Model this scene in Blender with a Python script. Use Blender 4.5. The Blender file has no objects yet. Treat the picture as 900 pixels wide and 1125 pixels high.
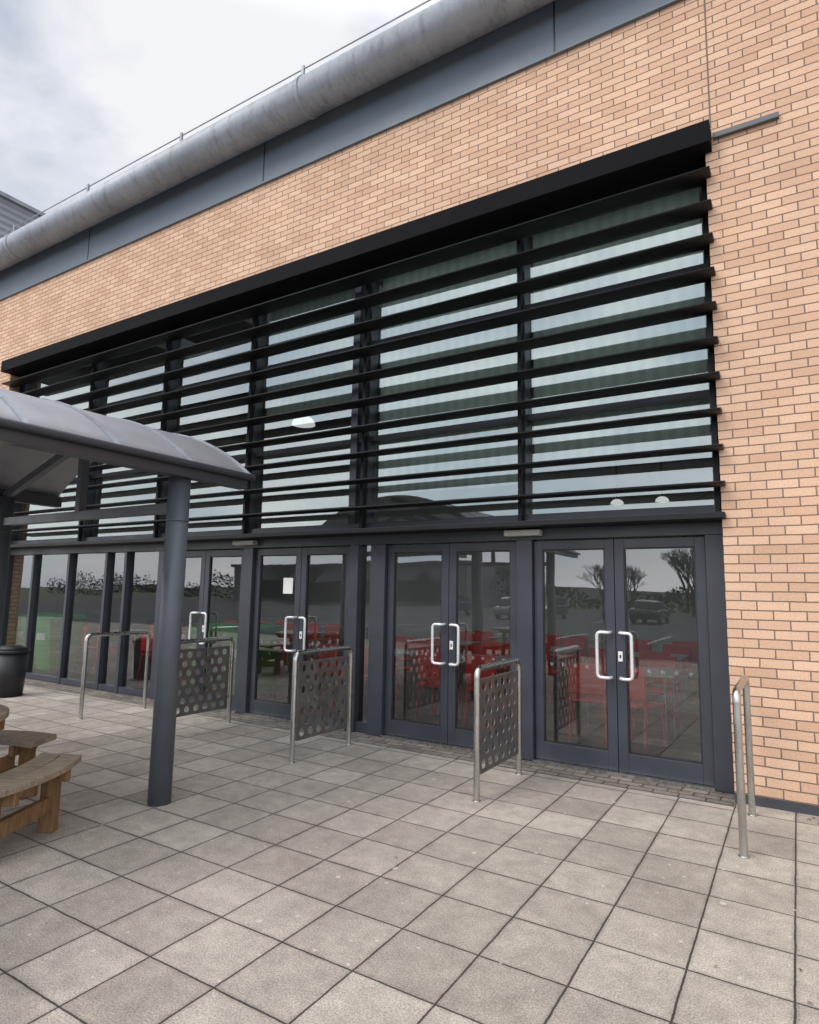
import bpy, bmesh, math, random
from mathutils import Vector, Matrix
random.seed(7)
S = bpy.context.scene
S.view_settings.view_transform = 'Standard'
S.view_settings.look = 'None'
S.view_settings.exposure = 0
S.view_settings.gamma = 1

# ------------------------------------------------------------------ materials
def new_mat(name):
    m = bpy.data.materials.new(name); m.use_nodes = True
    nt = m.node_tree; nt.nodes.clear()
    out = nt.nodes.new('ShaderNodeOutputMaterial')
    return m, nt, out
def N(nt, t, **kw):
    n = nt.nodes.new(t)
    for k, v in kw.items(): setattr(n, k, v)
    return n
def L(nt, a, b): nt.links.new(a, b)
def setin(n, **kw):
    for k, v in kw.items(): n.inputs[k.replace('_', ' ')].default_value = v
def rgba(c): return (c[0], c[1], c[2], 1.0)
def mrange(nt, src, a, z, lo, hi):
    q = N(nt, 'ShaderNodeMapRange'); q.inputs[1].default_value=a; q.inputs[2].default_value=z; q.inputs[3].default_value=lo; q.inputs[4].default_value=hi
    L(nt, src, q.inputs[0]); return q.outputs[0]
def mul(nt, a, b_):
    m_ = N(nt, 'ShaderNodeMath', operation='MULTIPLY'); L(nt, a, m_.inputs[0])
    if isinstance(b_, (int, float)): m_.inputs[1].default_value = b_
    else: L(nt, b_, m_.inputs[1])
    return m_.outputs[0]

def simple(name, col, rough=0.5, metal=0.0, var=0.12, scale=6.0, bump=0.0, bscale=60, stretch=(1,1,1), rvar=0.1, spec=0.5):
    m, nt, out = new_mat(name)
    b = N(nt, 'ShaderNodeBsdfPrincipled')
    tc = N(nt, 'ShaderNodeTexCoord'); mp = N(nt, 'ShaderNodeMapping')
    mp.inputs['Scale'].default_value = stretch
    L(nt, tc.outputs['Object'], mp.inputs['Vector'])
    no = N(nt, 'ShaderNodeTexNoise'); setin(no, Scale=scale, Detail=5.0, Roughness=0.6)
    L(nt, mp.outputs[0], no.inputs['Vector'])
    mx = N(nt, 'ShaderNodeVectorMath', operation='SCALE'); mx.inputs[0].default_value = col
    L(nt, mrange(nt, no.outputs['Fac'], .3, .7, 1-var, 1+var), mx.inputs['Scale']); L(nt, mx.outputs[0], b.inputs['Base Color'])
    L(nt, mrange(nt, no.outputs['Fac'], .3, .7, max(.02, rough-rvar), min(1, rough+rvar)), b.inputs['Roughness'])
    b.inputs['Metallic'].default_value = metal
    b.inputs['Specular IOR Level'].default_value = spec
    if bump > 0:
        n2 = N(nt, 'ShaderNodeTexNoise'); setin(n2, Scale=bscale, Detail=4.0)
        L(nt, mp.outputs[0], n2.inputs['Vector'])
        bp = N(nt, 'ShaderNodeBump'); setin(bp, Strength=bump, Distance=0.01)
        L(nt, n2.outputs['Fac'], bp.inputs['Height']); L(nt, bp.outputs[0], b.inputs['Normal'])
    L(nt, b.outputs[0], out.inputs[0])
    return m

def gutter_mat():
    m, nt, out = new_mat('galvanised_gutter')
    b = N(nt, 'ShaderNodeBsdfPrincipled'); b.inputs['Roughness'].default_value=.5; b.inputs['Metallic'].default_value=.15
    tc = N(nt, 'ShaderNodeTexCoord')
    mp = N(nt, 'ShaderNodeMapping'); mp.inputs['Scale'].default_value=(3.0,1.2,1.2); L(nt, tc.outputs['Object'], mp.inputs[0])
    n1 = N(nt, 'ShaderNodeTexNoise'); setin(n1, Scale=1.9, Detail=9.0, Roughness=.78); L(nt, mp.outputs[0], n1.inputs[0])
    n2 = N(nt, 'ShaderNodeTexNoise'); setin(n2, Scale=.9, Detail=6.0, Roughness=.65); L(nt, tc.outputs['Object'], n2.inputs[0])
    n3 = N(nt, 'ShaderNodeTexNoise'); setin(n3, Scale=14.0, Detail=4.0, Roughness=.7); L(nt, tc.outputs['Object'], n3.inputs[0])
    a = mrange(nt, n1.outputs['Fac'], .50, .64, 1.0, .66); c = mrange(nt, n2.outputs['Fac'], .35, .65, .85, 1.1); d = mrange(nt, n3.outputs['Fac'], .3, .7, .92, 1.07)
    sc = N(nt, 'ShaderNodeVectorMath', operation='SCALE'); sc.inputs[0].default_value=(.30,.32,.35)
    L(nt, mul(nt, mul(nt, a, c), d), sc.inputs['Scale']); L(nt, sc.outputs[0], b.inputs['Base Color'])
    bp = N(nt, 'ShaderNodeBump'); setin(bp, Strength=.12, Distance=.01); L(nt, n3.outputs['Fac'], bp.inputs['Height']); L(nt, bp.outputs[0], b.inputs['Normal'])
    L(nt, b.outputs[0], out.inputs[0]); return m

def brick_mat():
    m, nt, out = new_mat('brickwork')
    b = N(nt, 'ShaderNodeBsdfPrincipled'); b.inputs['Roughness'].default_value = 0.88
    b.inputs['Specular IOR Level'].default_value = 0.25
    tc = N(nt, 'ShaderNodeTexCoord'); sp = N(nt, 'ShaderNodeSeparateXYZ'); L(nt, tc.outputs['Object'], sp.inputs[0])
    ad = N(nt, 'ShaderNodeMath', operation='ADD'); L(nt, sp.outputs['X'], ad.inputs[0]); L(nt, sp.outputs['Y'], ad.inputs[1])
    cb = N(nt, 'ShaderNodeCombineXYZ'); L(nt, ad.outputs[0], cb.inputs['X']); L(nt, sp.outputs['Z'], cb.inputs['Y'])
    wn = N(nt, 'ShaderNodeTexNoise'); setin(wn, Scale=9.0, Detail=2.0); L(nt, cb.outputs[0], wn.inputs['Vector'])
    ws = N(nt, 'ShaderNodeVectorMath', operation='SUBTRACT'); L(nt, wn.outputs['Color'], ws.inputs[0]); ws.inputs[1].default_value = (.5,.5,.5)
    wm = N(nt, 'ShaderNodeVectorMath', operation='SCALE'); L(nt, ws.outputs[0], wm.inputs[0]); wm.inputs['Scale'].default_value = 0.007
    wa = N(nt, 'ShaderNodeVectorMath', operation='ADD'); L(nt, cb.outputs[0], wa.inputs[0]); L(nt, wm.outputs[0], wa.inputs[1])
    br = N(nt, 'ShaderNodeTexBrick'); br.offset = 0.5
    setin(br, Scale=1.0, Bias=0.0)
    br.inputs['Mortar Size'].default_value = 0.0052; br.inputs['Mortar Smooth'].default_value = 0.2
    br.inputs['Brick Width'].default_value = 0.225; br.inputs['Row Height'].default_value = 0.075
    br.inputs['Color1'].default_value = rgba((0.73, 0.485, 0.335)); br.inputs['Color2'].default_value = rgba((0.60, 0.37, 0.245))
    br.inputs['Mortar'].default_value = rgba((0.21, 0.15, 0.12))
    L(nt, wa.outputs[0], br.inputs['Vector'])
    n1 = N(nt, 'ShaderNodeTexNoise'); setin(n1, Scale=0.7, Detail=6.0, Roughness=0.65); L(nt, cb.outputs[0], n1.inputs['Vector'])
    n2 = N(nt, 'ShaderNodeTexNoise'); setin(n2, Scale=70.0, Detail=5.0, Roughness=0.7); L(nt, cb.outputs[0], n2.inputs['Vector'])
    k = mul(nt, mrange(nt, n1.outputs['Fac'], .3, .7, .88, 1.08), mrange(nt, n2.outputs['Fac'], .3, .7, .83, 1.12))
    sc = N(nt, 'ShaderNodeVectorMath', operation='SCALE'); L(nt, br.outputs['Color'], sc.inputs[0]); L(nt, k, sc.inputs['Scale'])
    L(nt, sc.outputs[0], b.inputs['Base Color'])
    inv = N(nt, 'ShaderNodeMath', operation='SUBTRACT'); inv.inputs[0].default_value = 1.0; L(nt, br.outputs['Fac'], inv.inputs[1])
    h = N(nt, 'ShaderNodeMath', operation='MULTIPLY_ADD'); L(nt, n2.outputs['Fac'], h.inputs[0]); h.inputs[1].default_value = 0.25; L(nt, inv.outputs[0], h.inputs[2])
    bp = N(nt, 'ShaderNodeBump'); setin(bp, Strength=0.9, Distance=0.007); L(nt, h.outputs[0], bp.inputs['Height']); L(nt, bp.outputs[0], b.inputs['Normal'])
    L(nt, b.outputs[0], out.inputs[0])
    return m

def paver_mat(name, w, hgt, ox, oy, c1, c2, cm, mort, off=0.0, gum=True, stain=0.26):
    m, nt, out = new_mat(name)
    b = N(nt, 'ShaderNodeBsdfPrincipled'); b.inputs['Roughness'].default_value = 0.85
    b.inputs['Specular IOR Level'].default_value = 0.25
    tc = N(nt, 'ShaderNodeTexCoord'); mp = N(nt, 'ShaderNodeMapping'); mp.inputs['Location'].default_value = (-ox, -oy, 0)
    L(nt, tc.outputs['Object'], mp.inputs[0])
    wn = N(nt, 'ShaderNodeTexNoise'); setin(wn, Scale=6.0, Detail=4.0, Roughness=.7); L(nt, mp.outputs[0], wn.inputs['Vector'])
    ws = N(nt, 'ShaderNodeVectorMath', operation='SUBTRACT'); L(nt, wn.outputs['Color'], ws.inputs[0]); ws.inputs[1].default_value = (.5,.5,.5)
    wm = N(nt, 'ShaderNodeVectorMath', operation='SCALE'); L(nt, ws.outputs[0], wm.inputs[0]); wm.inputs['Scale'].default_value = 0.012
    wa = N(nt, 'ShaderNodeVectorMath', operation='ADD'); L(nt, mp.outputs[0], wa.inputs[0]); L(nt, wm.outputs[0], wa.inputs[1])
    br = N(nt, 'ShaderNodeTexBrick'); br.offset = off
    setin(br, Scale=1.0, Bias=0.0)
    br.inputs['Mortar Size'].default_value = mort; br.inputs['Mortar Smooth'].default_value = 0.55
    br.inputs['Brick Width'].default_value = w; br.inputs['Row Height'].default_value = hgt
    br.inputs['Color1'].default_value = rgba(c1); br.inputs['Color2'].default_value = rgba(c2); br.inputs['Mortar'].default_value = rgba(cm)
    L(nt, wa.outputs[0], br.inputs['Vector'])
    def nz(scale, det=6.0, r=0.65):
        n = N(nt, 'ShaderNodeTexNoise'); setin(n, Scale=scale, Detail=det, Roughness=r); L(nt, mp.outputs[0], n.inputs['Vector']); return n.outputs['Fac']
    n2 = nz(120.0, 3.0, .85)
    k = mul(nt, mul(nt, mrange(nt, nz(.9), .3, .7, 1-stain, 1+stain*.6), mrange(nt, n2, .32, .68, .46, 1.58)), mrange(nt, nz(8.0, 8.0, .75), .3, .7, .76, 1.18))
    br2 = N(nt, 'ShaderNodeTexBrick'); br2.offset = off; setin(br2, Scale=1.0)
    br2.inputs['Mortar Size'].default_value = mort*5; br2.inputs['Mortar Smooth'].default_value = 1.0
    br2.inputs['Brick Width'].default_value = w; br2.inputs['Row Height'].default_value = hgt
    L(nt, wa.outputs[0], br2.inputs['Vector'])
    g = mul(nt, br2.outputs['Fac'], mrange(nt, nz(2.3), .4, .7, .05, .42))
    gi = N(nt, 'ShaderNodeMath', operation='SUBTRACT'); gi.inputs[0].default_value=1.0; L(nt, g, gi.inputs[1])
    k = mul(nt, k, gi.outputs[0])
    sc = N(nt, 'ShaderNodeVectorMath', operation='SCALE'); L(nt, br.outputs['Color'], sc.inputs[0]); L(nt, k, sc.inputs['Scale'])
    col = sc.outputs[0]
    if gum:
        for scl, thr, rad in ((4.2, .62, .05), (11.0, .75, .075)):
            vo = N(nt, 'ShaderNodeTexVoronoi'); setin(vo, Scale=scl, Randomness=1.0); L(nt, wa.outputs[0], vo.inputs['Vector'])
            lt = mrange(nt, vo.outputs['Distance'], rad, rad*1.7, 1, 0)
            sx = N(nt, 'ShaderNodeSeparateColor'); L(nt, vo.outputs['Color'], sx.inputs[0])
            gt = N(nt, 'ShaderNodeMath', operation='GREATER_THAN'); L(nt, sx.outputs[0], gt.inputs[0]); gt.inputs[1].default_value = thr
            f = mul(nt, mul(nt, lt, gt.outputs[0]), .6)
            mi = N(nt, 'ShaderNodeMix', data_type='RGBA'); L(nt, f, mi.inputs[0]); L(nt, col, mi.inputs[6]); mi.inputs[7].default_value = (.64,.60,.55,1)
            col = mi.outputs[2]
    L(nt, col, b.inputs['Base Color'])
    inv = N(nt, 'ShaderNodeMath', operation='SUBTRACT'); inv.inputs[0].default_value = 1.0; L(nt, br.outputs['Fac'], inv.inputs[1])
    h = N(nt, 'ShaderNodeMath', operation='MULTIPLY_ADD'); L(nt, n2, h.inputs[0]); h.inputs[1].default_value = 0.3; L(nt, inv.outputs[0], h.inputs[2])
    bp = N(nt, 'ShaderNodeBump'); setin(bp, Strength=0.8, Distance=0.008); L(nt, h.outputs[0], bp.inputs['Height']); L(nt, bp.outputs[0], b.inputs['Normal'])
    L(nt, b.outputs[0], out.inputs[0])
    return m

def glass_mat(name, tint, base, mult, gcol=(0.9,0.95,0.95)):
    m, nt, out = new_mat(name)
    fr = N(nt, 'ShaderNodeFresnel'); fr.inputs['IOR'].default_value = 1.5
    ma = N(nt, 'ShaderNodeMath', operation='MULTIPLY_ADD'); L(nt, fr.outputs[0], ma.inputs[0]); ma.inputs[1].default_value = mult; ma.inputs[2].default_value = base
    ma.use_clamp = True
    tr = N(nt, 'ShaderNodeBsdfTransparent'); tr.inputs[0].default_value = rgba(tint)
    gl = N(nt, 'ShaderNodeBsdfGlossy'); gl.inputs['Roughness'].default_value = 0.01; gl.inputs['Color'].default_value = rgba(gcol)
    tc = N(nt, 'ShaderNodeTexCoord'); no = N(nt, 'ShaderNodeTexNoise'); setin(no, Scale=1.1, Detail=1.0); L(nt, tc.outputs['Object'], no.inputs['Vector'])
    bp = N(nt, 'ShaderNodeBump'); setin(bp, Strength=0.3, Distance=0.01); L(nt, no.outputs['Fac'], bp.inputs['Height'])
    L(nt, bp.outputs[0], gl.inputs['Normal'])
    mx = N(nt, 'ShaderNodeMixShader'); L(nt, ma.outputs[0], mx.inputs[0]); L(nt, tr.outputs[0], mx.inputs[1]); L(nt, gl.outputs[0], mx.inputs[2])
    df = N(nt, 'ShaderNodeBsdfDiffuse'); df.inputs[0].default_value = (.4,.42,.4,1)
    n2 = N(nt, 'ShaderNodeTexNoise'); setin(n2, Scale=3.0, Detail=6.0, Roughness=.7); L(nt, tc.outputs['Object'], n2.inputs['Vector'])
    mx2 = N(nt, 'ShaderNodeMixShader'); L(nt, mrange(nt, n2.outputs['Fac'], .4, .8, .002, .02), mx2.inputs[0]); L(nt, mx.outputs[0], mx2.inputs[1]); L(nt, df.outputs[0], mx2.inputs[2])
    L(nt, mx2.outputs[0], out.inputs[0])
    return m

def ribbed_mat(name, col, axis, period, rough=.5, lo=.72, bump=.6):
    m, nt, out = new_mat(name)
    b = N(nt, 'ShaderNodeBsdfPrincipled'); b.inputs['Roughness'].default_value = rough
    tc = N(nt, 'ShaderNodeTexCoord'); sp = N(nt, 'ShaderNodeSeparateXYZ'); L(nt, tc.outputs['Object'], sp.inputs[0])
    si = N(nt, 'ShaderNodeMath', operation='SINE'); L(nt, mul(nt, sp.outputs[axis], 2*math.pi/period), si.inputs[0])
    no = N(nt, 'ShaderNodeTexNoise'); setin(no, Scale=1.2, Detail=5.0); L(nt, tc.outputs['Object'], no.inputs['Vector'])
    sc = N(nt, 'ShaderNodeVectorMath', operation='SCALE'); sc.inputs[0].default_value = col
    L(nt, mul(nt, mrange(nt, si.outputs[0], -.6, .6, lo, 1), mrange(nt, no.outputs['Fac'], .3, .7, .85, 1.08)), sc.inputs['Scale'])
    L(nt, sc.outputs[0], b.inputs['Base Color'])
    if bump:
        bp = N(nt, 'ShaderNodeBump'); setin(bp, Strength=bump, Distance=0.02); L(nt, si.outputs[0], bp.inputs['Height']); L(nt, bp.outputs[0], b.inputs['Normal'])
    L(nt, b.outputs[0], out.inputs[0])
    return m

def canopy_mat():
    m, nt, out = new_mat('polycarbonate_sheet')
    b = N(nt, 'ShaderNodeBsdfDiffuse')
    tc = N(nt, 'ShaderNodeTexCoord'); n1 = N(nt, 'ShaderNodeTexNoise'); setin(n1, Scale=2.2, Detail=7.0, Roughness=.7); L(nt, tc.outputs['Object'], n1.inputs[0])
    sc = N(nt, 'ShaderNodeVectorMath', operation='SCALE'); sc.inputs[0].default_value=(.56,.56,.60); L(nt, mrange(nt, n1.outputs['Fac'], .3, .7, .80, 1.06), sc.inputs['Scale'])
    L(nt, sc.outputs[0], b.inputs[0])
    g = N(nt, 'ShaderNodeBsdfGlossy'); g.inputs['Roughness'].default_value=.35
    mg = N(nt, 'ShaderNodeMixShader'); mg.inputs[0].default_value=.05; L(nt, b.outputs[0], mg.inputs[1]); L(nt, g.outputs[0], mg.inputs[2])
    t = N(nt, 'ShaderNodeBsdfTranslucent'); t.inputs[0].default_value=(.6,.62,.66,1)
    mx = N(nt, 'ShaderNodeMixShader'); mx.inputs[0].default_value=.12; L(nt, mg.outputs[0], mx.inputs[1]); L(nt, t.outputs[0], mx.inputs[2]); L(nt, mx.outputs[0], out.inputs[0]); return m

def wood_mat(name, c1, c2, axis_scale):
    m, nt, out = new_mat(name)
    b = N(nt, 'ShaderNodeBsdfPrincipled'); b.inputs['Roughness'].default_value = 0.75
    tc = N(nt, 'ShaderNodeTexCoord'); mp = N(nt, 'ShaderNodeMapping'); mp.inputs['Scale'].default_value = axis_scale
    L(nt, tc.outputs['Object'], mp.inputs[0])
    no = N(nt, 'ShaderNodeTexNoise'); setin(no, Scale=4.0, Detail=8.0, Roughness=.7, Distortion=.4); L(nt, mp.outputs[0], no.inputs['Vector'])
    n2 = N(nt, 'ShaderNodeTexNoise'); setin(n2, Scale=3.0, Detail=4.0); L(nt, tc.outputs['Object'], n2.inputs['Vector'])
    cr = N(nt, 'ShaderNodeValToRGB'); cr.color_ramp.elements[0].position=.32; cr.color_ramp.elements[1].position=.68
    cr.color_ramp.elements[0].color = rgba(c1); cr.color_ramp.elements[1].color = rgba(c2)
    L(nt, no.outputs['Fac'], cr.inputs[0])
    sc = N(nt, 'ShaderNodeVectorMath', operation='SCALE'); L(nt, cr.outputs[0], sc.inputs[0]); L(nt, mrange(nt, n2.outputs['Fac'], .3, .7, .7, 1.15), sc.inputs['Scale'])
    L(nt, sc.outputs[0], b.inputs['Base Color'])
    bp = N(nt, 'ShaderNodeBump'); setin(bp, Strength=0.5, Distance=0.004); L(nt, no.outputs['Fac'], bp.inputs['Height']); L(nt, bp.outputs[0], b.inputs['Normal'])
    L(nt, b.outputs[0], out.inputs[0])
    return m

M = {}
M['brick'] = brick_mat()
M['engineering_brick'] = simple('engineering_brick', (0.05,0.05,0.06), .7, bump=.4, bscale=40)
M['frame'] = simple('powder_coated_frame', (0.040,0.045,0.058), .38, var=.1, scale=3)
M['frame2'] = simple('powder_coated_column', (0.085,0.098,0.118), .42, var=.12, scale=4, bump=.05, bscale=120)
M['black'] = simple('louvre_black', (0.008,0.0085,0.010), .5, var=.3, scale=5, stretch=(.3,1,1), spec=.3)
M['hood'] = simple('hood_black', (0.006,0.006,0.007), .8, var=.3, scale=2, stretch=(.3,1,1), spec=.12)
M['fascia'] = simple('fascia_panel', (0.115,0.145,0.18), .5, var=.1, scale=1.5, stretch=(1,1,.4))
M['gutter'] = gutter_mat()
M['steel'] = simple('brushed_steel', (0.52,0.52,0.50), .28, metal=1.0, var=.08, scale=20, stretch=(1,1,.2))
M['panel'] = simple('perforated_steel', (0.19,0.175,0.16), .45, metal=.6, var=.2, scale=6)
M['handle'] = simple('satin_handle', (0.75,0.75,0.74), .3, metal=.35, var=.03)
M['white'] = simple('white_plastic', (0.75,0.75,0.72), .5, var=.04)
M['beige'] = simple('sensor_housing', (0.42,0.42,0.37), .5, var=.06)
M['gl_door'] = glass_mat('door_glass', (0.82,0.87,0.85), 0.12, 1.1, (.92,.95,.96))
M['gl_up'] = glass_mat('tinted_window_glass', (0.76,0.84,0.81), 0.22, 1.3, (0.84,0.92,0.90))
M['paving'] = paver_mat('concrete_paving', .4, .4, -.09, .35, (.475,.42,.36), (.345,.30,.255), (.08,.07,.06), .0055)
M['setts'] = paver_mat('block_paving', .2, .1, 0, .05, (.27,.23,.195), (.17,.145,.125), (.05,.045,.04), .005, off=.5, gum=False)
M['asphalt'] = simple('asphalt', (.05,.05,.052), .9, var=.2, scale=.5, bump=.5, bscale=90)
M['grass'] = simple('grass', (.06,.085,.03), .95, var=.35, scale=.6, bump=.6, bscale=30)
M['line'] = simple('painted_line', (.7,.7,.68), .7, var=.1)
M['canopy'] = canopy_mat()
M['woodtop'] = wood_mat('weathered_timber', (.19,.14,.09), (.42,.34,.25), (1.5,14,6))
M['woodleg'] = wood_mat('treated_timber', (.15,.08,.035), (.30,.175,.08), (10,10,1.5))
M['red'] = simple('red_plastic', (.75,.03,.025), .35, var=.05)
M['green'] = simple('green_plastic', (.02,.42,.09), .45, var=.1)
M['bin'] = simple('black_plastic', (.015,.016,.018), .5, var=.2)
M['tire'] = simple('rubber', (.015,.015,.016), .8)
M['infloor'] = simple('vinyl_floor', (.07,.068,.065), .35, var=.1)
M['inwall'] = simple('plaster_wall', (.30,.30,.29), .85, var=.1, scale=1)
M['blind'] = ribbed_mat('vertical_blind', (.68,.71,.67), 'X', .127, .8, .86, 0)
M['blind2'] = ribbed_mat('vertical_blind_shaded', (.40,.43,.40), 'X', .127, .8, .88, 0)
M['clad'] = ribbed_mat('ribbed_cladding', (.30,.31,.33), 'Z', .22)
M['bark'] = simple('bark', (.05,.04,.032), .9, var=.3, scale=10)
M['scrub'] = simple('winter_scrub', (.035,.033,.022), .95, var=.5, scale=.8)
M['tabletop'] = simple('laminate', (.5,.47,.42), .4, var=.05)
M['leaf'] = simple('dead_leaf', (.16,.10,.05), .8, var=.5, scale=3)
def mark_mat():
    m, nt, out = new_mat('glazing_marker')
    d = N(nt,'ShaderNodeBsdfDiffuse'); d.inputs[0].default_value=(.5,.52,.52,1); t=N(nt,'ShaderNodeBsdfTransparent')
    no = N(nt,'ShaderNodeTexNoise'); setin(no, Scale=30.0)
    mx=N(nt,'ShaderNodeMixShader'); L(nt, mrange(nt,no.outputs['Fac'],.3,.7,.15,.28), mx.inputs[0]); L(nt,t.outputs[0],mx.inputs[1]); L(nt,d.outputs[0],mx.inputs[2]); L(nt,mx.outputs[0],out.inputs[0]); return m
M['mark'] = mark_mat()
def lamp_mat():
    m, nt, out = new_mat('lamp_diffuser')
    b = N(nt, 'ShaderNodeBsdfPrincipled'); b.inputs['Base Color'].default_value = (.8,.8,.8,1)
    b.inputs['Emission Color'].default_value = (1,.97,.97,1); b.inputs['Emission Strength'].default_value = .8
    L(nt, b.outputs[0], out.inputs[0]); return m
M['lamp'] = lamp_mat()

# ------------------------------------------------------------------ helpers
def empty(name, loc=(0,0,0), rot=0):
    e = bpy.data.objects.new(name, None); S.collection.objects.link(e)
    e.location = loc; e.rotation_euler = (0,0,rot); e.empty_display_size = .2
    return e
def obj(name, me, mat, parent=None, smooth=False):
    o = bpy.data.objects.new(name, me); S.collection.objects.link(o)
    if mat: me.materials.append(mat)
    if parent: o.parent = parent
    if smooth:
        for p in me.polygons: p.use_smooth = True
    return o
def mesh(name, v, f, mat, parent=None, smooth=False):
    me = bpy.data.meshes.new(name); me.from_pydata(v, [], f); me.update()
    return obj(name, me, mat, parent, smooth)
def bev(o, w=.004, seg=2):
    m = o.modifiers.new('bevel', 'BEVEL'); m.width = w; m.segments = seg; m.limit_method = 'ANGLE'; return o
def boxvf(x0,x1,y0,y1,z0,z1,base=0):
    v=[(x0,y0,z0),(x1,y0,z0),(x1,y1,z0),(x0,y1,z0),(x0,y0,z1),(x1,y0,z1),(x1,y1,z1),(x0,y1,z1)]
    f=[(0,3,2,1),(4,5,6,7),(0,1,5,4),(1,2,6,5),(2,3,7,6),(3,0,4,7)]
    return v,[tuple(i+base for i in q) for q in f]
def box(name,x0,x1,y0,y1,z0,z1,mat,parent=None,b=0):
    v,f=boxvf(x0,x1,y0,y1,z0,z1); o=mesh(name,v,f,mat,parent)
    if b: bev(o,b)
    return o
def boxes(name, lst, mat, parent=None, b=0):
    V=[];F=[]
    for l in lst:
        v,f=boxvf(*l,base=len(V)); V+=v;F+=f
    o=mesh(name,V,F,mat,parent)
    if b: bev(o,b)
    return o
def prism_x(name, prof, x0, x1, mat, parent=None, smooth=False):
    n=len(prof); v=[(x0,y,z) for y,z in prof]+[(x1,y,z) for y,z in prof]
    f=[(i,(i+1)%n,(i+1)%n+n,i+n) for i in range(n)]+[tuple(range(n-1,-1,-1)),tuple(range(n,2*n))]
    me=bpy.data.meshes.new(name); me.from_pydata(v,[],f); me.update()
    bm=bmesh.new(); bm.from_mesh(me); bmesh.ops.recalc_face_normals(bm,faces=bm.faces); bm.to_mesh(me); bm.free()
    o=obj(name,me,mat,parent)
    if smooth:
        for i,p in enumerate(me.polygons): p.use_smooth = len(p.vertices)==4
    return o
def poly_z(name, pts, z0, z1, mat, parent=None, b=0):
    n=len(pts); v=[(x,y,z0) for x,y in pts]+[(x,y,z1) for x,y in pts]
    f=[(i,(i+1)%n,(i+1)%n+n,i+n) for i in range(n)]+[tuple(range(n-1,-1,-1)),tuple(range(n,2*n))]
    me=bpy.data.meshes.new(name); me.from_pydata(v,[],f); me.update()
    bm=bmesh.new(); bm.from_mesh(me); bmesh.ops.recalc_face_normals(bm,faces=bm.faces); bm.to_mesh(me); bm.free()
    o=obj(name,me,mat,parent)
    if b: bev(o,b)
    return o
def fillet(pts, r, n=6):
    out=[Vector(pts[0])]
    for i in range(1,len(pts)-1):
        p=Vector(pts[i]); a=(Vector(pts[i-1])-p).normalized(); c=(Vector(pts[i+1])-p).normalized()
        p0=p+a*r; p2=p+c*r
        for k in range(n+1):
            t=k/n; out.append(p0*(1-t)**2+p*2*t*(1-t)+p2*t*t)
    out.append(Vector(pts[-1])); return out
def tube(name, pts, r, mat, parent=None, fr=0, res=5):
    if fr: pts=fillet(pts,fr)
    c=bpy.data.curves.new(name,'CURVE'); c.dimensions='3D'; c.bevel_depth=r; c.bevel_resolution=res; c.use_fill_caps=True
    s=c.splines.new('POLY'); s.points.add(len(pts)-1)
    for i,p in enumerate(pts): s.points[i].co=(p[0],p[1],p[2],1)
    o=bpy.data.objects.new(name,c); S.collection.objects.link(o); c.materials.append(mat)
    if parent: o.parent=parent
    return o
def cyl(name, x,y,z0,z1,r,mat,parent=None,n=40,r2=None):
    r2=r if r2 is None else r2
    v=[(x+r*math.cos(2*math.pi*i/n),y+r*math.sin(2*math.pi*i/n),z0) for i in range(n)]+[(x+r2*math.cos(2*math.pi*i/n),y+r2*math.sin(2*math.pi*i/n),z1) for i in range(n)]
    f=[(i,(i+1)%n,(i+1)%n+n,i+n) for i in range(n)]+[tuple(range(n-1,-1,-1)),tuple(range(n,2*n))]
    o=mesh(name,v,f,mat,parent)
    for p in o.data.polygons: p.use_smooth=len(p.vertices)==4
    return o

# ------------------------------------------------------------------ ground
mesh('ground',[(-900,-900,-.012),(900,-900,-.012),(900,900,-.012),(-900,900,-.012)],[(0,1,2,3)],M['grass'])
mesh('car_park',[(-70,-55,-.006),(60,-55,-.006),(60,-4.9,-.006),(-70,-4.9,-.006)],[(0,1,2,3)],M['asphalt'])
mesh('paving',[(-34,-5,0),(22,-5,0),(22,5.9,0),(-34,5.9,0)],[(0,1,2,3)],M['paving'])
mesh('block_paving_strip',[(-12.5,5.65,.004),(-.5,5.65,.004),(-.5,6.2,.004),(-12.5,6.2,.004)],[(0,1,2,3)],M['setts'])
box('kerb',-34,22,-5.13,-5.0,-.1,.012,simple('kerb_concrete',(.3,.29,.27),.85))
V=[];F=[]
for row in (-14,-30):
    for i in range(-16,16):
        x=i*2.5; b=len(V); V+=[(x-.05,row-2.4,-.002),(x+.05,row-2.4,-.002),(x+.05,row+2.4,-.002),(x-.05,row+2.4,-.002)]; F.append((b,b+1,b+2,b+3))
mesh('parking_bay_lines',V,F,M['line'])
V=[];F=[]; rl=random.Random(3)
for i in range(220):
    if i<180: x=rl.uniform(-12,2); y=5.75-abs(rl.gauss(0,.08)) if x>-.5 else 5.93-abs(rl.gauss(0,.12)); s=rl.uniform(.005,.014)
    else: x=rl.uniform(-7,2); y=rl.uniform(1.5,5.6); s=rl.uniform(.003,.009)
    th=rl.uniform(0,6.28); z=.006
    b=len(V)
    for k,(rr,dz) in enumerate(((1.6,0),(.7,.003),(1.5,.001),(.8,.004))):
        a=th+k*math.pi/2; V.append((x+s*rr*math.cos(a),y+s*rr*math.sin(a),z+dz))
    F.append((b,b+1,b+2,b+3))
mesh('leaf_litter',V,F,M['leaf'])

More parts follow.
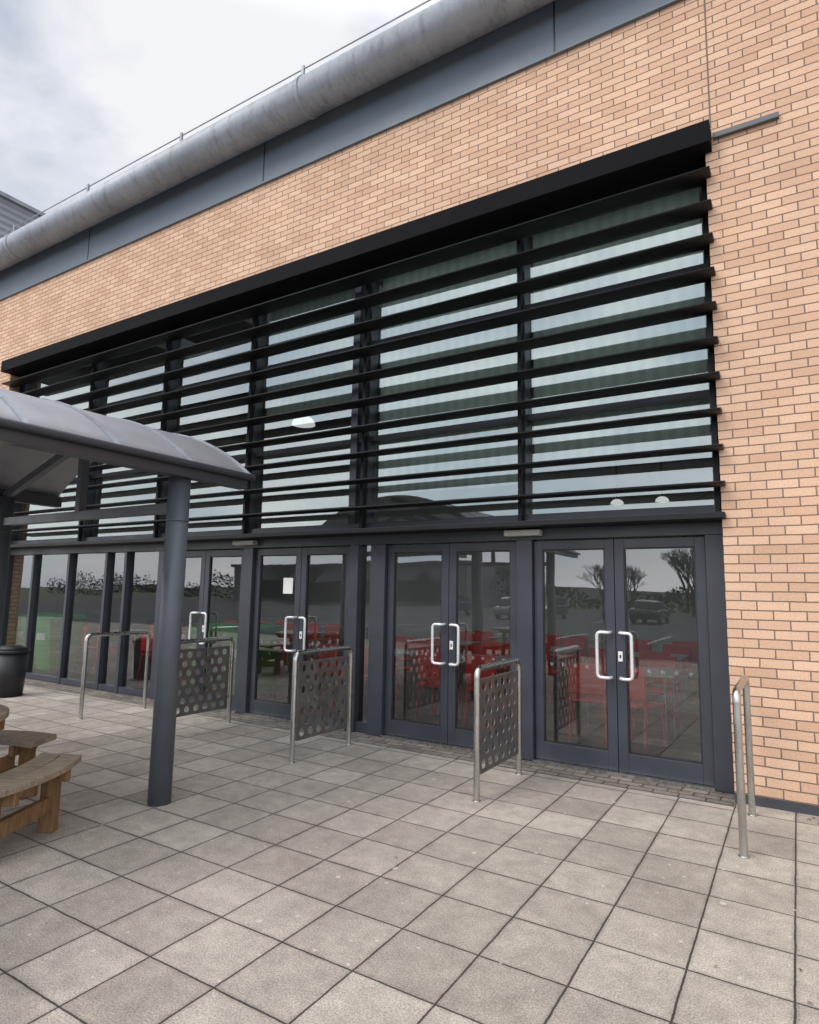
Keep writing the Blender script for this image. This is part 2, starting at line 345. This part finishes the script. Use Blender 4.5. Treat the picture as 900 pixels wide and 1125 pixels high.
# ------------------------------------------------------------------ building
B = empty('brick_building')
XL,XR=-12.5,-.5
XI=-17.0
box('wall_right',XR,9,5.79,6.3,0.07,7.2,M['brick'],B)
box('wall_above',XL,XR,5.79,6.3,5.77,7.2,M['brick'],B)
box('wall_left',-40,XL,5.79,6.3,0.07,7.2,M['brick'],B)
box('plinth_right',XR+.001,9,5.78,6.3,-.05,.07,M['engineering_brick'],B)
box('plinth_left',-40,XL-.001,5.78,6.3,-.05,.07,M['engineering_brick'],B)
box('movement_joint',-.455,-.443,5.786,5.80,5.8,7.2,simple('mastic',(.16,.12,.10),.8),B)
box('wall_bracket',-.43,.08,5.75,5.789,5.665,5.715,simple('grey_bracket',(.10,.105,.11),.5),B,.004)
box('fascia',-40,9,5.77,6.3,7.2,8.02,M['fascia'],B)
jl=[]
x=-1.87+4.17*2
while x>-40:
    jl.append((x-.008,x+.008,5.765,5.775,7.203,8.0)); x-=4.17
boxes('fascia_joints',jl,M['bin'],B)
box('drip_trim',-40,9,5.75,5.785,7.185,7.21,M['fascia'],B)
gy,gz,gr=5.52,7.90,.235
n=48
prof=[(gy+gr*math.cos(2*math.pi*i/n),gz+gr*math.sin(2*math.pi*i/n)) for i in range(n)]
prism_x('gutter',prof,-40,9,M['gutter'],B,True)
x=-.35+2.35*3; k=0
while x>-40:
    if k%3==2:
        rr=gr+.012
        pr=[(gy+rr*math.cos(2*math.pi*i/n),gz+rr*math.sin(2*math.pi*i/n)) for i in range(n)]
        prism_x('gutter_strap',pr,x-.03,x+.03,M['gutter'],B,True)
    box('conductor_clip',x-.02,x+.02,gy-.12,gy-.09,gz+gr*.8,gz+gr+.13,M['gutter'],B)
    x-=2.35; k+=1
tube('lightning_conductor',[(-40,gy-.105,gz+gr+.085),(9,gy-.105,gz+gr+.085)],.009,M['gutter'],B)
box('roof_front',-40,9,5.9,8.0,7.9,8.05,M['clad'],B)
box('roof_rear',-40,9,9.4,32,7.9,8.05,M['clad'],B)
box('roof_left',-40,-16,8.0,9.4,7.9,8.05,M['clad'],B)
box('roof_right',1.4,9,8.0,9.4,7.9,8.05,M['clad'],B)
boxes('added_rooflight_bars',[(x-.03,x+.03,8.0,9.4,7.95,8.03) for x in (-14,-12,-10,-8,-6,-4,-2,0)],M['frame'],B)  # bars over an unseen roof opening, added to let daylight brighten the interior
box('rear_wall',-40,9,31.5,32,0,7.9,M['brick'],B)
box('side_wall',8.6,9,6.3,31.5,0,7.9,M['brick'],B)
box('interior_floor',XI,8.5,6.2,16,-.05,.006,M['infloor'],B)
box('interior_back_wall',XI,8.5,16,16.1,0,7.8,M['inwall'],B)
box('interior_wall_left',XI-.1,XI,6.3,16,0,7.8,M['inwall'],B)
box('interior_wall_right',1.5,1.6,6.3,16,0,7.8,M['inwall'],B)
boxes('roof_trusses',[(x-.08,x+.08,6.35,16,6.5,6.9) for x in (-11,-8.5,-6,-3.5,-1)],M['inwall'],B)

box('louvre_hood',XL-.02,-.445,5.62,6.12,5.56,5.765,M['hood'],B,.004)
box('transom_shelf',XL,-.47,5.70,6.16,2.25,2.30,M['black'],B,.004)
box('head_rail',XL,-.5,5.98,6.16,2.14,2.249,M['frame'],B,.003)
box('upper_sill',XL,-.5,6.0,6.16,2.301,2.40,M['frame'],B,.003)
def blade(z):
    pr=[]; d=.145; t=.022; a=math.radians(4)
    for i in range(24):
        th=2*math.pi*i/24; c=math.cos(th); s=math.sin(th)
        yy=d*c; zz=t*math.copysign(abs(s)**.8,s)
        pr.append((5.785+yy*math.cos(a)-zz*math.sin(a), z+yy*math.sin(a)+zz*math.cos(a)))
    return pr
for i in range(10):
    prism_x('louvre_blade',blade(2.545+.311*i),XL+.01,-.462,M['black'],B,True)
mull=[-.54,-2.34,-4.32,-6.25,-8.1,-10.05,-12.4]
boxes('louvre_hangers',[(x-.02,x+.02,5.925,5.985,2.31,5.56) for x in mull],M['black'],B)
boxes('upper_mullions',[(x-.035,x+.035,6.0,6.15,2.401,5.56) for x in mull]+[(-4.56,-4.46,6.0,6.15,2.401,5.56)],M['frame'],B,.003)
ub=[]
zs=[2.4,3.42,4.62,5.6]
rg=random.Random(11)
for a,b_ in zip(mull[1:],mull[:-1]):
    for z in (3.42,4.62): ub.append((a+.036,b_-.036,6.03,6.13,z-.03,z+.03))
    for z0,z1 in zip(zs[:-1],zs[1:]):
        j=[rg.uniform(-.008,.008) for _ in range(3)]
        mesh('upper_glass_pane',[(a,6.08+j[0],z0),(b_,6.08+j[1],z0),(b_,6.08+j[1]+j[2],z1),(a,6.08+j[0]+j[2],z1)],[(0,1,2,3)],M['gl_up'],B)
boxes('upper_transoms',ub,M['frame'],B)
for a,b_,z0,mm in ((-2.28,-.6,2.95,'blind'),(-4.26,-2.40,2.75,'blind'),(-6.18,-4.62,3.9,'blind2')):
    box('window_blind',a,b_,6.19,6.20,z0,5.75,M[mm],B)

posts=[(-.66,-.5),(-2.40,-2.24),(-4.20,-4.0),(-4.50,-4.38),(-6.27,-6.10),(-8.03,-7.87)]
boxes('door_posts',[(a,b_,5.98,6.16,.01,2.139) for a,b_ in posts],M['frame'],B,.004)
fixed=[-8.03,-8.85,-9.35,-10.4,-11.5,-12.45]
boxes('fixed_mullions',[(x-.03,x+.03,6.0,6.14,.01,2.139) for x in fixed[1:]],M['frame'],B,.003)
boxes('fixed_bottom_rail',[(-12.5,-8.03,6.01,6.13,.01,.10),(-4.38,-4.20,6.01,6.13,.01,.12)],M['frame'],B,.003)
for a,b_ in zip(fixed[1:],fixed[:-1]):
    j=[rg.uniform(-.006,.006) for _ in range(3)]
    mesh('fixed_glass_pane',[(a,6.07+j[0],.1),(b_,6.07+j[1],.1),(b_,6.07+j[1]+j[2],2.14),(a,6.07+j[0]+j[2],2.14)],[(0,1,2,3)],M['gl_door'],B)
mesh('side_glass',[(-4.38,6.07,.1),(-4.2,6.07,.1),(-4.2,6.07,2.14),(-4.38,6.07,2.14)],[(0,1,2,3)],M['gl_door'],B)
pairs=[(-2.24,-.66),(-4.0,-2.40),(-6.10,-4.50),(-7.87,-6.27)]
for pi,(a,b_) in enumerate(pairs):
    mid=(a+b_)/2
    boxes('threshold',[(a,b_,5.97,6.15,.005,.028)],M['steel'],B)
    for (l,r,side) in ((a+.006,mid-.003,1),(mid+.003,b_-.006,-1)):
        z0,z1=.03,2.128
        y0,y1=6.035,6.085
        st=.085
        boxes('door_leaf',[(l,l+st,y0,y1,z0,z1),(r-st,r,y0,y1,z0,z1),(l+st,r-st,y0+.001,y1,z0,z0+.16),(l+st,r-st,y0+.001,y1,z1-.085,z1)],M['frame'],B,.003)
        tw=(.004 if side==1 else -.003)*(1 if pi%2 else -1)
        mesh('door_glass_pane',[(l+st,6.062+tw,z0+.15),(r-st,6.062-tw,z0+.15),(r-st,6.064-tw,z1-.08),(l+st,6.064+tw,z1-.08)],[(0,1,2,3)],M['gl_door'],B)
        g=.012; gl,gr_,gb,gt=l+st,r-st,z0+.16,z1-.085
        boxes('glazing_bead',[(gl,gl+g,6.045,6.06,gb,gt),(gr_-g,gr_,6.045,6.06,gb,gt),(gl+g,gr_-g,6.045,6.06,gb,gb+g),(gl+g,gr_-g,6.045,6.06,gt-g,gt)],M['bin'],B)
        hx=(mid-.045) if side==1 else (mid+.045)
        dx=-.11*side
        hy=5.965
        tube('door_handle',[(hx,6.035,.85),(hx,hy,.85),(hx+dx,hy,.85),(hx+dx,hy,1.26),(hx,hy,1.26),(hx,6.035,1.26)],.015,M['handle'],B,fr=.04)
        V=[];F=[]
        zz=.93
        xx=gl+.08
        while xx<gr_-.05:
            bse=len(V); q=16
            V+=[(xx+.018*math.cos(2*math.pi*i/q),6.052,zz+.018*math.sin(2*math.pi*i/q)) for i in range(q)]
            F.append(tuple(range(bse,bse+q))); xx+=.115
        mesh('glazing_dots',V,F,M['mark'],B)
    boxes('lock_plate',[(mid+.02,mid+.06,6.025,6.036,1.0,1.09)],M['white'],B,.002)
    boxes('lock_cylinder',[(mid+.033,mid+.047,6.021,6.0249,1.03,1.06)],M['bin'],B,.002)
box('notice_sheet',-5.60,-5.44,6.047,6.0505,1.55,1.75,M['white'],B)
for x in (-2.31,-6.2):
    box('door_sensor',x-.19,x+.19,5.88,5.978,2.175,2.235,M['beige'],B,.012)

W=empty('metal_clad_building')
box('walls',-60,-20,6.31,40,0,13.3,M['clad'],W)
box('roof_trim',-60.1,-19.9,6.2,40,13.3,13.42,M['gutter'],W)

# ------------------------------------------------------------------ barriers
def perf_plate(name, y0,y1,z0,z1,mat,parent):
    cw,ch,r=.127,.1,.035; q=20
    V=[];F=[]
    ny=int(round((y1-y0)/cw)); nz=int(round((z1-z0)/ch)); ch=(z1-z0)/nz; cw=(y1-y0)/(ny)
    def quad(a,b_,c,d):
        bse=len(V); V.extend([(0,a,c),(0,b_,c),(0,b_,d),(0,a,d)]); F.append((bse,bse+1,bse+2,bse+3))
    for j in range(nz):
        off=(cw/2 if j%2 else 0); cnt=ny-1 if j%2 else ny
        if j%2: quad(y0,y0+off,z0+j*ch,z0+(j+1)*ch); quad(y1-off,y1,z0+j*ch,z0+(j+1)*ch)
        for i in range(cnt):
            cy=y0+off+(i+.5)*cw; cz=z0+(j+.5)*ch
            bse=len(V)
            for k in range(q):
                th=2*math.pi*(k+.5)/q; c=math.cos(th); s=math.sin(th)
                V.append((0,cy+r*c,cz+r*s))
                mxx=max(abs(c)/(cw/2),abs(s)/(ch/2)); V.append((0,cy+c/mxx,cz+s/mxx))
            for k in range(q):
                a=bse+2*k; b2=bse+2*((k+1)%q); F.append((a,a+1,b2+1,b2))
            for sy,sz in ((1,1),(-1,1),(-1,-1),(1,-1)):
                ang=math.atan2(sz*ch,sy*cw)%(2*math.pi)
                kk=int(math.floor(ang/(2*math.pi/q)-.5))%q
                bse2=len(V); V.append((0,cy+sy*cw/2,cz+sz*ch/2)); F.append((bse+2*kk+1,bse2,bse+2*((kk+1)%q)+1))
    o=mesh(name,V,F,mat,parent)
    m=o.modifiers.new('thickness','SOLIDIFY'); m.thickness=.004; m.offset=0
    return o
def barrier(x,panel=True,name='pedestrian_barrier'):
    e=empty(name,(x,4.64,0))
    tube('hoop',[(0,0,-.02),(0,0,1.0),(0,.88,1.0),(0,.88,-.02)],.0245,M['steel'],e,fr=.07,res=8)
    for y in (0,.88): cyl('base_collar',0,y,.0,.006,.032,M['steel'],e,24)
    if panel:
        perf_plate('perforated_panel',.06,.82,.20,.90,M['panel'],e)
        boxes('panel_frame',[(-.009,.009,.045,.06,.19,.91),(-.009,.009,.82,.835,.19,.91),(-.009,.009,.06,.82,.90,.915),(-.009,.009,.06,.82,.185,.20)],M['panel'],e)
        boxes('fixing_lugs',[(-.006,.006,.02,.046,z,z+.03) for z in (.3,.78)]+[(-.006,.006,.834,.86,z,z+.03) for z in (.3,.78)],M['steel'],e)
    return e
barrier(-2.2); barrier(-4.1); barrier(-5.9)
barrier(-7.5,False,'hoop_barrier'); barrier(-.365,False,'hoop_barrier')

# ------------------------------------------------------------------ canopy
C=empty('canopy_shelter')
cx,R,hw=-5.5,2.4,1.5
zc=2.58+ -math.sqrt(R*R-hw*hw)
y0c,y1c=-2.2,3.85
def arc(R_,n=28,hw_=hw):
    a=math.asin(hw_/R)
    return [(cx+R_*math.sin(-a+2*a*i/n), zc+R_*math.cos(-a+2*a*i/n)) for i in range(n+1)]
a1=arc(R); a2=arc(R-.012)
V=[(x,y0c,z) for x,z in a1]+[(x,y1c,z) for x,z in a1]+[(x,y0c,z) for x,z in a2]+[(x,y1c,z) for x,z in a2]
n=len(a1); F=[]
for i in range(n-1):
    F.append((i,i+1,i+1+n,i+n)); F.append((2*n+i,3*n+i,3*n+i+1,2*n+i+1))
    F.append((i,2*n+i,2*n+i+1,i+1)); F.append((n+i,n+i+1,3*n+i+1,3*n+i))
F.append((0,n,3*n,2*n)); F.append((n-1,3*n-1,4*n-1,2*n-1))
rs=mesh('roof_sheet',V,F,M['canopy'],C)
for i,p in enumerate(rs.data.polygons): p.use_smooth = (i<4*(n-1) and i%4 in (0,1))
yy=y1c-.02
while yy>y0c:
    o=arc(R+.014); i_=arc(R+.001)
    V=[];F=[]
    for (x,z) in o: V+=[(x,yy-.018,z),(x,yy+.018,z)]
    for (x,z) in i_: V+=[(x,yy-.018,z),(x,yy+.018,z)]
    k=2*len(o)
    for j in range(len(o)-1):
        a=2*j; F+= [(a,a+2,a+3,a+1),(a,k+a,k+a+2,a+2),(a+1,a+3,k+a+3,k+a+1)]
    F.append((0,1,k+1,k))
    mesh('glazing_bar',V,F,M['gutter'],C)
    yy-=.62
for s in (-1,1):
    ex=cx+s*hw
    box('eave_beam',min(ex-s*.02,ex-s*.12),max(ex-s*.02,ex-s*.12),y0c,y1c-.01,2.46,2.575,M['frame'],C,.004)
    tube('eave_gutter',[(ex+s*.015,y0c,2.562),(ex+s*.015,y1c+.02,2.562)],.027,M['frame'],C)
for fy in (3.24,-.6):
    for s in (-1,1):
        px=cx+s*1.35
        cyl('column',px,fy,0,2.49,.084,M['frame2'],C,48)
        cyl('column_collar',px,fy,2.12,2.135,.088,M['frame2'],C,48)
    box('tie_beam',cx-1.27,cx+1.27,fy-.035,fy+.035,2.19,2.27,M['frame2'],C,.004)
    box('king_post',cx-.035,cx+.035,fy-.034,fy+.034,2.27,2.93,M['frame2'],C,.004)
    for s in (-1,1):
        p0=Vector((cx+s*1.33,fy,2.50)); p1=Vector((cx+s*.03,fy,2.93)); d=(p1-p0); nrm=Vector((-d.z,0,d.x)).normalized()*.035
        pts=[p0+nrm,p1+nrm,p1-nrm,p0-nrm]
        V=[(p.x,fy-.03,p.z) for p in pts]+[(p.x,fy+.03,p.z) for p in pts]
        mesh('rafter',V,[(0,1,2,3),(7,6,5,4),(0,4,5,1),(1,5,6,2),(2,6,7,3),(3,7,4,0)],M['frame2'],C)
for px_ in (cx-.7,cx,cx+.7):
    zz=zc+math.sqrt((R-.02)**2-(px_-cx)**2)
    box('purlin',px_-.025,px_+.025,y0c+.02,y1c-.02,zz-.07,zz-.004,M['frame2'],C)

# ------------------------------------------------------------------ picnic table
def picnic(loc,rot):
    e=empty('picnic_table',loc,rot)
    Rt=.60
    pw=.145; g=.008
    yy=-Rt+.005
    while yy<Rt-.02:
        a,b_=yy,min(yy+pw-g,Rt-.004)
        top=[]; bot=[]
        m_=8
        for i in range(m_+1):
            y=a+(b_-a)*i/m_; xx=math.sqrt(max(.0004,Rt*Rt-y*y)); top.append((xx,y)); bot.append((-xx,y))
        poly_z('table_plank',top+bot[::-1],.71,.75,M['woodtop'],e,.004)
        yy+=pw
    for q in range(4):
        th=q*math.pi/2
        sub=empty('bench',(0,0,0),th); sub.parent=e
        for (ri,ro) in ((.76,.905),(.913,1.06)):
            pts=[]; hl=.44
            for i in range(13):
                y=-hl+2*hl*i/12; pts.append((math.sqrt(1.25**2-y*y)-1.25+ro,y))
            for i in range(13):
                y=hl-2*hl*i/12; pts.append((math.sqrt(1.25**2-y*y)-1.25+ri,y))
            poly_z('seat_plank',pts,.41,.45,M['woodtop'],sub,.005)
        for s in (-1,1):
            box('leg',.83,.93,s*.28-.035,s*.28+.035,0,.409,M['woodleg'],sub,.005)
            box('seat_bearer',.74,1.02,s*.28-s*.036-.02,s*.28-s*.036+.02,.33,.408,M['woodleg'],sub,.004)
            box('arm',.15,.83,s*.20-.022,s*.20+.022,.24,.329,M['woodleg'],sub,.004)
        box('stretcher',.86,.905,-.245,.245,.13,.225,M['woodleg'],sub,.004)
        box('table_leg',.25,.33,-.045,.045,0,.70,M['woodleg'],sub,.004)
    boxes('table_bearers',[(-.5,.5,-.30,-.24,.63,.709),(-.5,.5,.24,.30,.63,.709)],M['woodleg'],e)
    return e
picnic((-4.93,1.83,0),math.radians(27))
picnic((-8.6,2.0,0),math.radians(10))
picnic((-6.0,-3.2,0),math.radians(50))

# ------------------------------------------------------------------ bins
def litter_bin(x,y):
    e=empty('litter_bin',(x,y,0))
    cyl('body',0,0,0,.62,.19,M['bin'],e,32,.23); cyl('rim',0,0,.62,.66,.245,M['bin'],e,32); cyl('lid',0,0,.66,.72,.23,M['bin'],e,32,.12)
litter_bin(-9.85,4.95)
def wheelie(x,y,rot=0):
    e=empty('wheelie_bin',(x,y,0),rot)
    v=[(-.24,-.26,.08),(.24,-.26,.08),(.24,.22,.08),(-.24,.22,.08),(-.29,-.36,.98),(.29,-.36,.98),(.29,.30,.98),(-.29,.30,.98)]
    f=[(0,3,2,1),(4,5,6,7),(0,1,5,4),(1,2,6,5),(2,3,7,6),(3,0,4,7)]
    bev(mesh('body',v,f,M['green'],e),.02)
    v=[(-.31,-.39,.985),(.31,-.39,.985),(.31,.33,.985),(-.31,.33,.985),(-.28,-.34,1.03),(.28,-.34,1.03),(.28,.30,1.07),(-.28,.30,1.07)]
    bev(mesh('lid',v,f,M['green'],e),.01)
    box('label',-.14,.14,-.335,-.325,.62,.74,M['white'],e)
    for s in (-1,1):
        tube('wheel',[(s*.22,.28,.1),(s*.29,.28,.1)],.1,M['tire'],e,res=8)
    tube('handle',[(-.22,.33,.98),(-.22,.40,1.0),(.22,.40,1.0),(.22,.33,.98)],.015,M['green'],e)
wheelie(-12.55,6.72,.1); wheelie(-11.75,6.72); wheelie(-7.6,6.75,-.2); wheelie(-6.9,6.85,.1)

# ------------------------------------------------------------------ interior furniture
def chair(x,y,r):
    e=empty('cafe_chair',(x,y,0),r)
    boxes('seat',[(-.21,.21,-.2,.2,.44,.465)],M['red'],e,.01)
    box('backrest',-.20,.20,.19,.215,.52,.86,M['red'],e,.012)
    for sx in (-.18,.18):
        tube('leg',[(sx,-.18,.45),(sx*1.1,-.22,0)],.013,M['red'],e,res=2)
        tube('leg',[(sx,.20,.86),(sx,.18,.45),(sx*1.1,.24,0)],.013,M['red'],e,res=2)
def table(x,y):
    e=empty('cafe_table',(x,y,0))
    box('top',-.6,.6,-.35,.35,.72,.75,M['tabletop'],e,.006)
    for sx in (-.5,.5):
        for sy in (-.28,.28): tube('leg',[(sx,sy,.72),(sx,sy,0)],.018,M['steel'],e,res=2)
for tx in (-11.0,-9.2,-5.4,-3.7,-1.9,0.2):
    for ty in (7.75,9.9,12.2):
        jx=random.uniform(-.15,.15); table(tx+jx,ty)
        for dx in (-.3,.3):
            chair(tx+jx+dx+random.uniform(-.06,.06),ty-.55+random.uniform(-.08,.05),math.pi+random.uniform(-.3,.3))
            if ty<11: chair(tx+jx+dx+random.uniform(-.06,.06),ty+.55,random.uniform(-.3,.3))
def pendant(x,y,z,r=.22):
    e=empty('pendant_lamp',(x,y,z))
    V=[];F=[];n_=24;m_=6
    for j in range(m_+1):
        ph=math.pi/2*j/m_
        for i in range(n_):
            V.append((r*math.cos(ph)*math.cos(2*math.pi*i/n_),r*math.cos(ph)*math.sin(2*math.pi*i/n_),r*.8*math.sin(ph)))
    for j in range(m_):
        for i in range(n_): F.append((j*n_+i,j*n_+(i+1)%n_,(j+1)*n_+(i+1)%n_,(j+1)*n_+i))
    F.append(tuple(range(n_)))
    mesh('shade',V,F,M['lamp'],e,True)
    tube('stem',[(0,0,r*.8),(0,0,6.6-z)],.01,M['bin'],e,res=2)
pendant(-7.1,8.0,4.42,.2); pendant(-2.1,9.0,2.88,.09); pendant(-1.5,9.0,2.88,.09)

# ------------------------------------------------------------------ world behind the camera (seen in the glass)
def bare_tree_mesh(seed,H):
    rnd=random.Random(seed); V=[];F=[]
    def seg(p,q,r0,r1):
        d=(q-p).normalized(); a=d.orthogonal().normalized(); b_=d.cross(a); bse=len(V)
        for (c,r) in ((p,r0),(q,r1)):
            for k in range(4):
                th=k*math.pi/2; V.append(tuple(c+a*r*math.cos(th)+b_*r*math.sin(th)))
        for k in range(4): F.append((bse+k,bse+(k+1)%4,bse+4+(k+1)%4,bse+4+k))
    def br(p,d,ln,r,dep):
        q=p+d*ln; seg(p,q,r,r*.7)
        if dep==0: return
        for k in range(3 if dep>1 else 4):
            ax=Vector((rnd.uniform(-1,1),rnd.uniform(-1,1),rnd.uniform(-.3,.5)))
            nd=(d+ax*.75).normalized(); nd.z+=.08; nd.normalize()
            st=p+d*ln*(rnd.uniform(.5,1.0) if k else 1.0)
            br(st,nd,ln*rnd.uniform(.64,.86),r*.62,dep-1)
    br(Vector((0,0,0)),Vector((0,0,1)),H*.22,H*.02,6)
    me=bpy.data.meshes.new('bare_tree'); me.from_pydata(V,[],F); me.update(); me.materials.append(M['bark']); return me
tm=[bare_tree_mesh(s,8) for s in (1,2,3)]
def tree(x,y,s,i):
    o=bpy.data.objects.new('bare_tree',tm[i%3]); S.collection.objects.link(o); o.location=(x,y,0); o.scale=(s,s,s); o.rotation_euler=(0,0,i*1.3)
for i,(x,y,s) in enumerate([(-9,-50,1.15),(-4,-52,1.3),(1,-50,1.2),(7,-52,1.4),(14,-54,1.3),(-16,-56,.9),(-28,-60,1.0),(-42,-58,.9),(-60,-56,1.0),(-2,-64,1.6),(4,-66,1.6),(-12,-66,1.4),(11,-66,1.5),(-6.5,-58,1.4),(-1,-57,1.3)]): tree(x,y,s,i)
V=[];F=[]
rnd=random.Random(5)
for i in range(15000):
    x=rnd.uniform(-150,90); hmax=3.0+1.3*math.sin(x*.13)+.9*math.sin(x*.41+1)+.5*math.sin(x*1.3)
    z=rnd.random()**.8*hmax; y=-70+rnd.uniform(-3,3); s=rnd.uniform(.15,.42)
    a=Vector((rnd.gauss(0,1),rnd.gauss(0,1),rnd.gauss(0,1))).normalized(); b_=a.orthogonal().normalized()
    c=Vector((x,y,z)); bse=len(V); V+=[tuple(c+a*s),tuple(c+b_*s),tuple(c-a*s*.6-b_*s*.4)]; F.append((bse,bse+1,bse+2))
mesh('hedgerow',V,F,M['scrub'])
V=[];F=[]; nn=60
for i in range(nn+1):
    x=-700+1400*i/nn; h=8+4*math.sin(x*.006+1)+2*math.sin(x*.021)
    V+=[(x,-420,0),(x,-560,h)]
for i in range(nn): F.append((2*i,2*i+1,2*i+3,2*i+2))
mesh('hill',V,F,M['scrub'])
U=empty('retail_unit')
box('walls',-75,-34,-75,-60,0,5.2,M['clad'],U); box('glazing',-70,-40,-59.99,-59.9,.3,3.0,M['bin'],U); box('roof_edge',-75.3,-33.7,-75.3,-59.6,5.2,5.6,M['fascia'],U)
carcols=[simple('car_paint_a',(.02,.03,.06),.25,spec=.8),simple('car_paint_b',(.35,.36,.38),.25,spec=.8),simple('car_paint_c',(.06,.065,.07),.25,spec=.8),simple('car_paint_d',(.015,.015,.016),.25,spec=.8)]
def car(x,y,i,rot=0):
    e=empty('parked_car',(x,y,0),rot)
    body=[(-2.1,.3),(-2.15,.62),(-2.0,.86),(-1.2,.95),(1.0,.95),(1.75,.82),(2.1,.66),(2.12,.3)]
    o=prism_x('body',body,-.86,.86,carcols[i%4],e); bev(o,.08,3)
    gh=[(-1.7,.93),(-1.25,1.4),(.1,1.45),(.95,.94)]
    o=prism_x('glasshouse',gh,-.72,.72,M['bin'],e); bev(o,.06,3)
    prism_x('roof',[(-1.2,1.405),(-1.1,1.44),(.05,1.48),(.15,1.44)],-.66,.66,carcols[i%4],e)
    for sx in (-.78,.78):
        for sy in (-1.35,1.32):
            tube('wheel',[(sx-.1,sy,.32),(sx+.1,sy,.32)],.32,M['tire'],e,res=8)
            tube('hub',[(sx-.105,sy,.32),(sx+.105,sy,.32)],.19,M['steel'],e,res=6)
for i,x in enumerate((-21.2,-16.2,-13.7,-8.7,-3.7,-1.2,3.8,6.3,11.3)):
    car(x,-30+random.uniform(-.2,.2),i,math.pi*(i%2))
for i,x in enumerate((8.8,13.8)):
    car(x,-14+random.uniform(-.2,.2),i+2,0)

# ------------------------------------------------------------------ light
sd=Vector((-.35,-.62,.72)).normalized()
sl=bpy.data.lights.new('sun','SUN'); sl.energy=1.5; sl.angle=math.radians(25); sl.color=(1,.97,.92)
so=bpy.data.objects.new('sun',sl); S.collection.objects.link(so); so.rotation_euler=sd.to_track_quat('Z','Y').to_euler(); so.location=(0,-10,20)
w=bpy.data.worlds.new('World'); S.world=w; w.use_nodes=True; nt=w.node_tree; nt.nodes.clear()
out=N(nt,'ShaderNodeOutputWorld'); bg=N(nt,'ShaderNodeBackground'); bg.inputs['Strength'].default_value=.1
sk=N(nt,'ShaderNodeTexSky'); sk.sky_type='NISHITA'; sk.sun_disc=False
sk.sun_elevation=math.asin(sd.z); sk.sun_rotation=math.atan2(sd.x,sd.y)
tc=N(nt,'ShaderNodeTexCoord'); mp=N(nt,'ShaderNodeMapping'); mp.inputs['Scale'].default_value=(1,1,2.0); mp.inputs['Location'].default_value=(.3,.1,.6)
L(nt,tc.outputs['Generated'],mp.inputs[0])
no=N(nt,'ShaderNodeTexNoise'); setin(no,Scale=2.6,Detail=8.0,Roughness=.56,Distortion=.35); L(nt,mp.outputs[0],no.inputs['Vector'])
cr=N(nt,'ShaderNodeValToRGB'); e=cr.color_ramp.elements; e[0].position=.36; e[0].color=(5.6,6.2,7.2,1); e[1].position=.60; e[1].color=(9.6,9.7,10.0,1)
L(nt,no.outputs['Fac'],cr.inputs[0])
mi=N(nt,'ShaderNodeMix',data_type='RGBA'); mi.inputs[0].default_value=.93; L(nt,sk.outputs[0],mi.inputs[6]); L(nt,cr.outputs[0],mi.inputs[7])
# overcast: cloud is brightest overhead and towards the hidden sun (south, behind the viewer)
sp=N(nt,'ShaderNodeSeparateXYZ'); L(nt,tc.outputs['Generated'],sp.inputs[0])
zen=mrange(nt,sp.outputs['Z'],.70,.98,1.0,2.8); sth=mrange(nt,sp.outputs['Y'],.1,-.7,1.0,2.3)
mxm=N(nt,'ShaderNodeMath',operation='MAXIMUM'); L(nt,zen,mxm.inputs[0]); L(nt,sth,mxm.inputs[1])
scl=N(nt,'ShaderNodeVectorMath',operation='SCALE'); L(nt,mi.outputs[2],scl.inputs[0]); L(nt,mxm.outputs[0],scl.inputs['Scale'])
L(nt,scl.outputs[0],bg.inputs[0]); L(nt,bg.outputs[0],out.inputs[0])

# ------------------------------------------------------------------ camera
cam=bpy.data.cameras.new('camera'); co=bpy.data.objects.new('camera',cam); S.collection.objects.link(co)
cam.sensor_fit='HORIZONTAL'; cam.sensor_width=36; cam.lens=36*689/900; cam.clip_end=3000; cam.clip_start=.05
r=Vector((0.8527,0.5223,0.0174)).normalized(); f=Vector((-0.5199,0.8447,0.1263)); f=(f-f.dot(r)*r).normalized(); u=r.cross(f)
co.matrix_world=Matrix(((r.x,u.x,-f.x,0),(r.y,u.y,-f.y,0),(r.z,u.z,-f.z,1.6),(0,0,0,1)))
S.camera=co
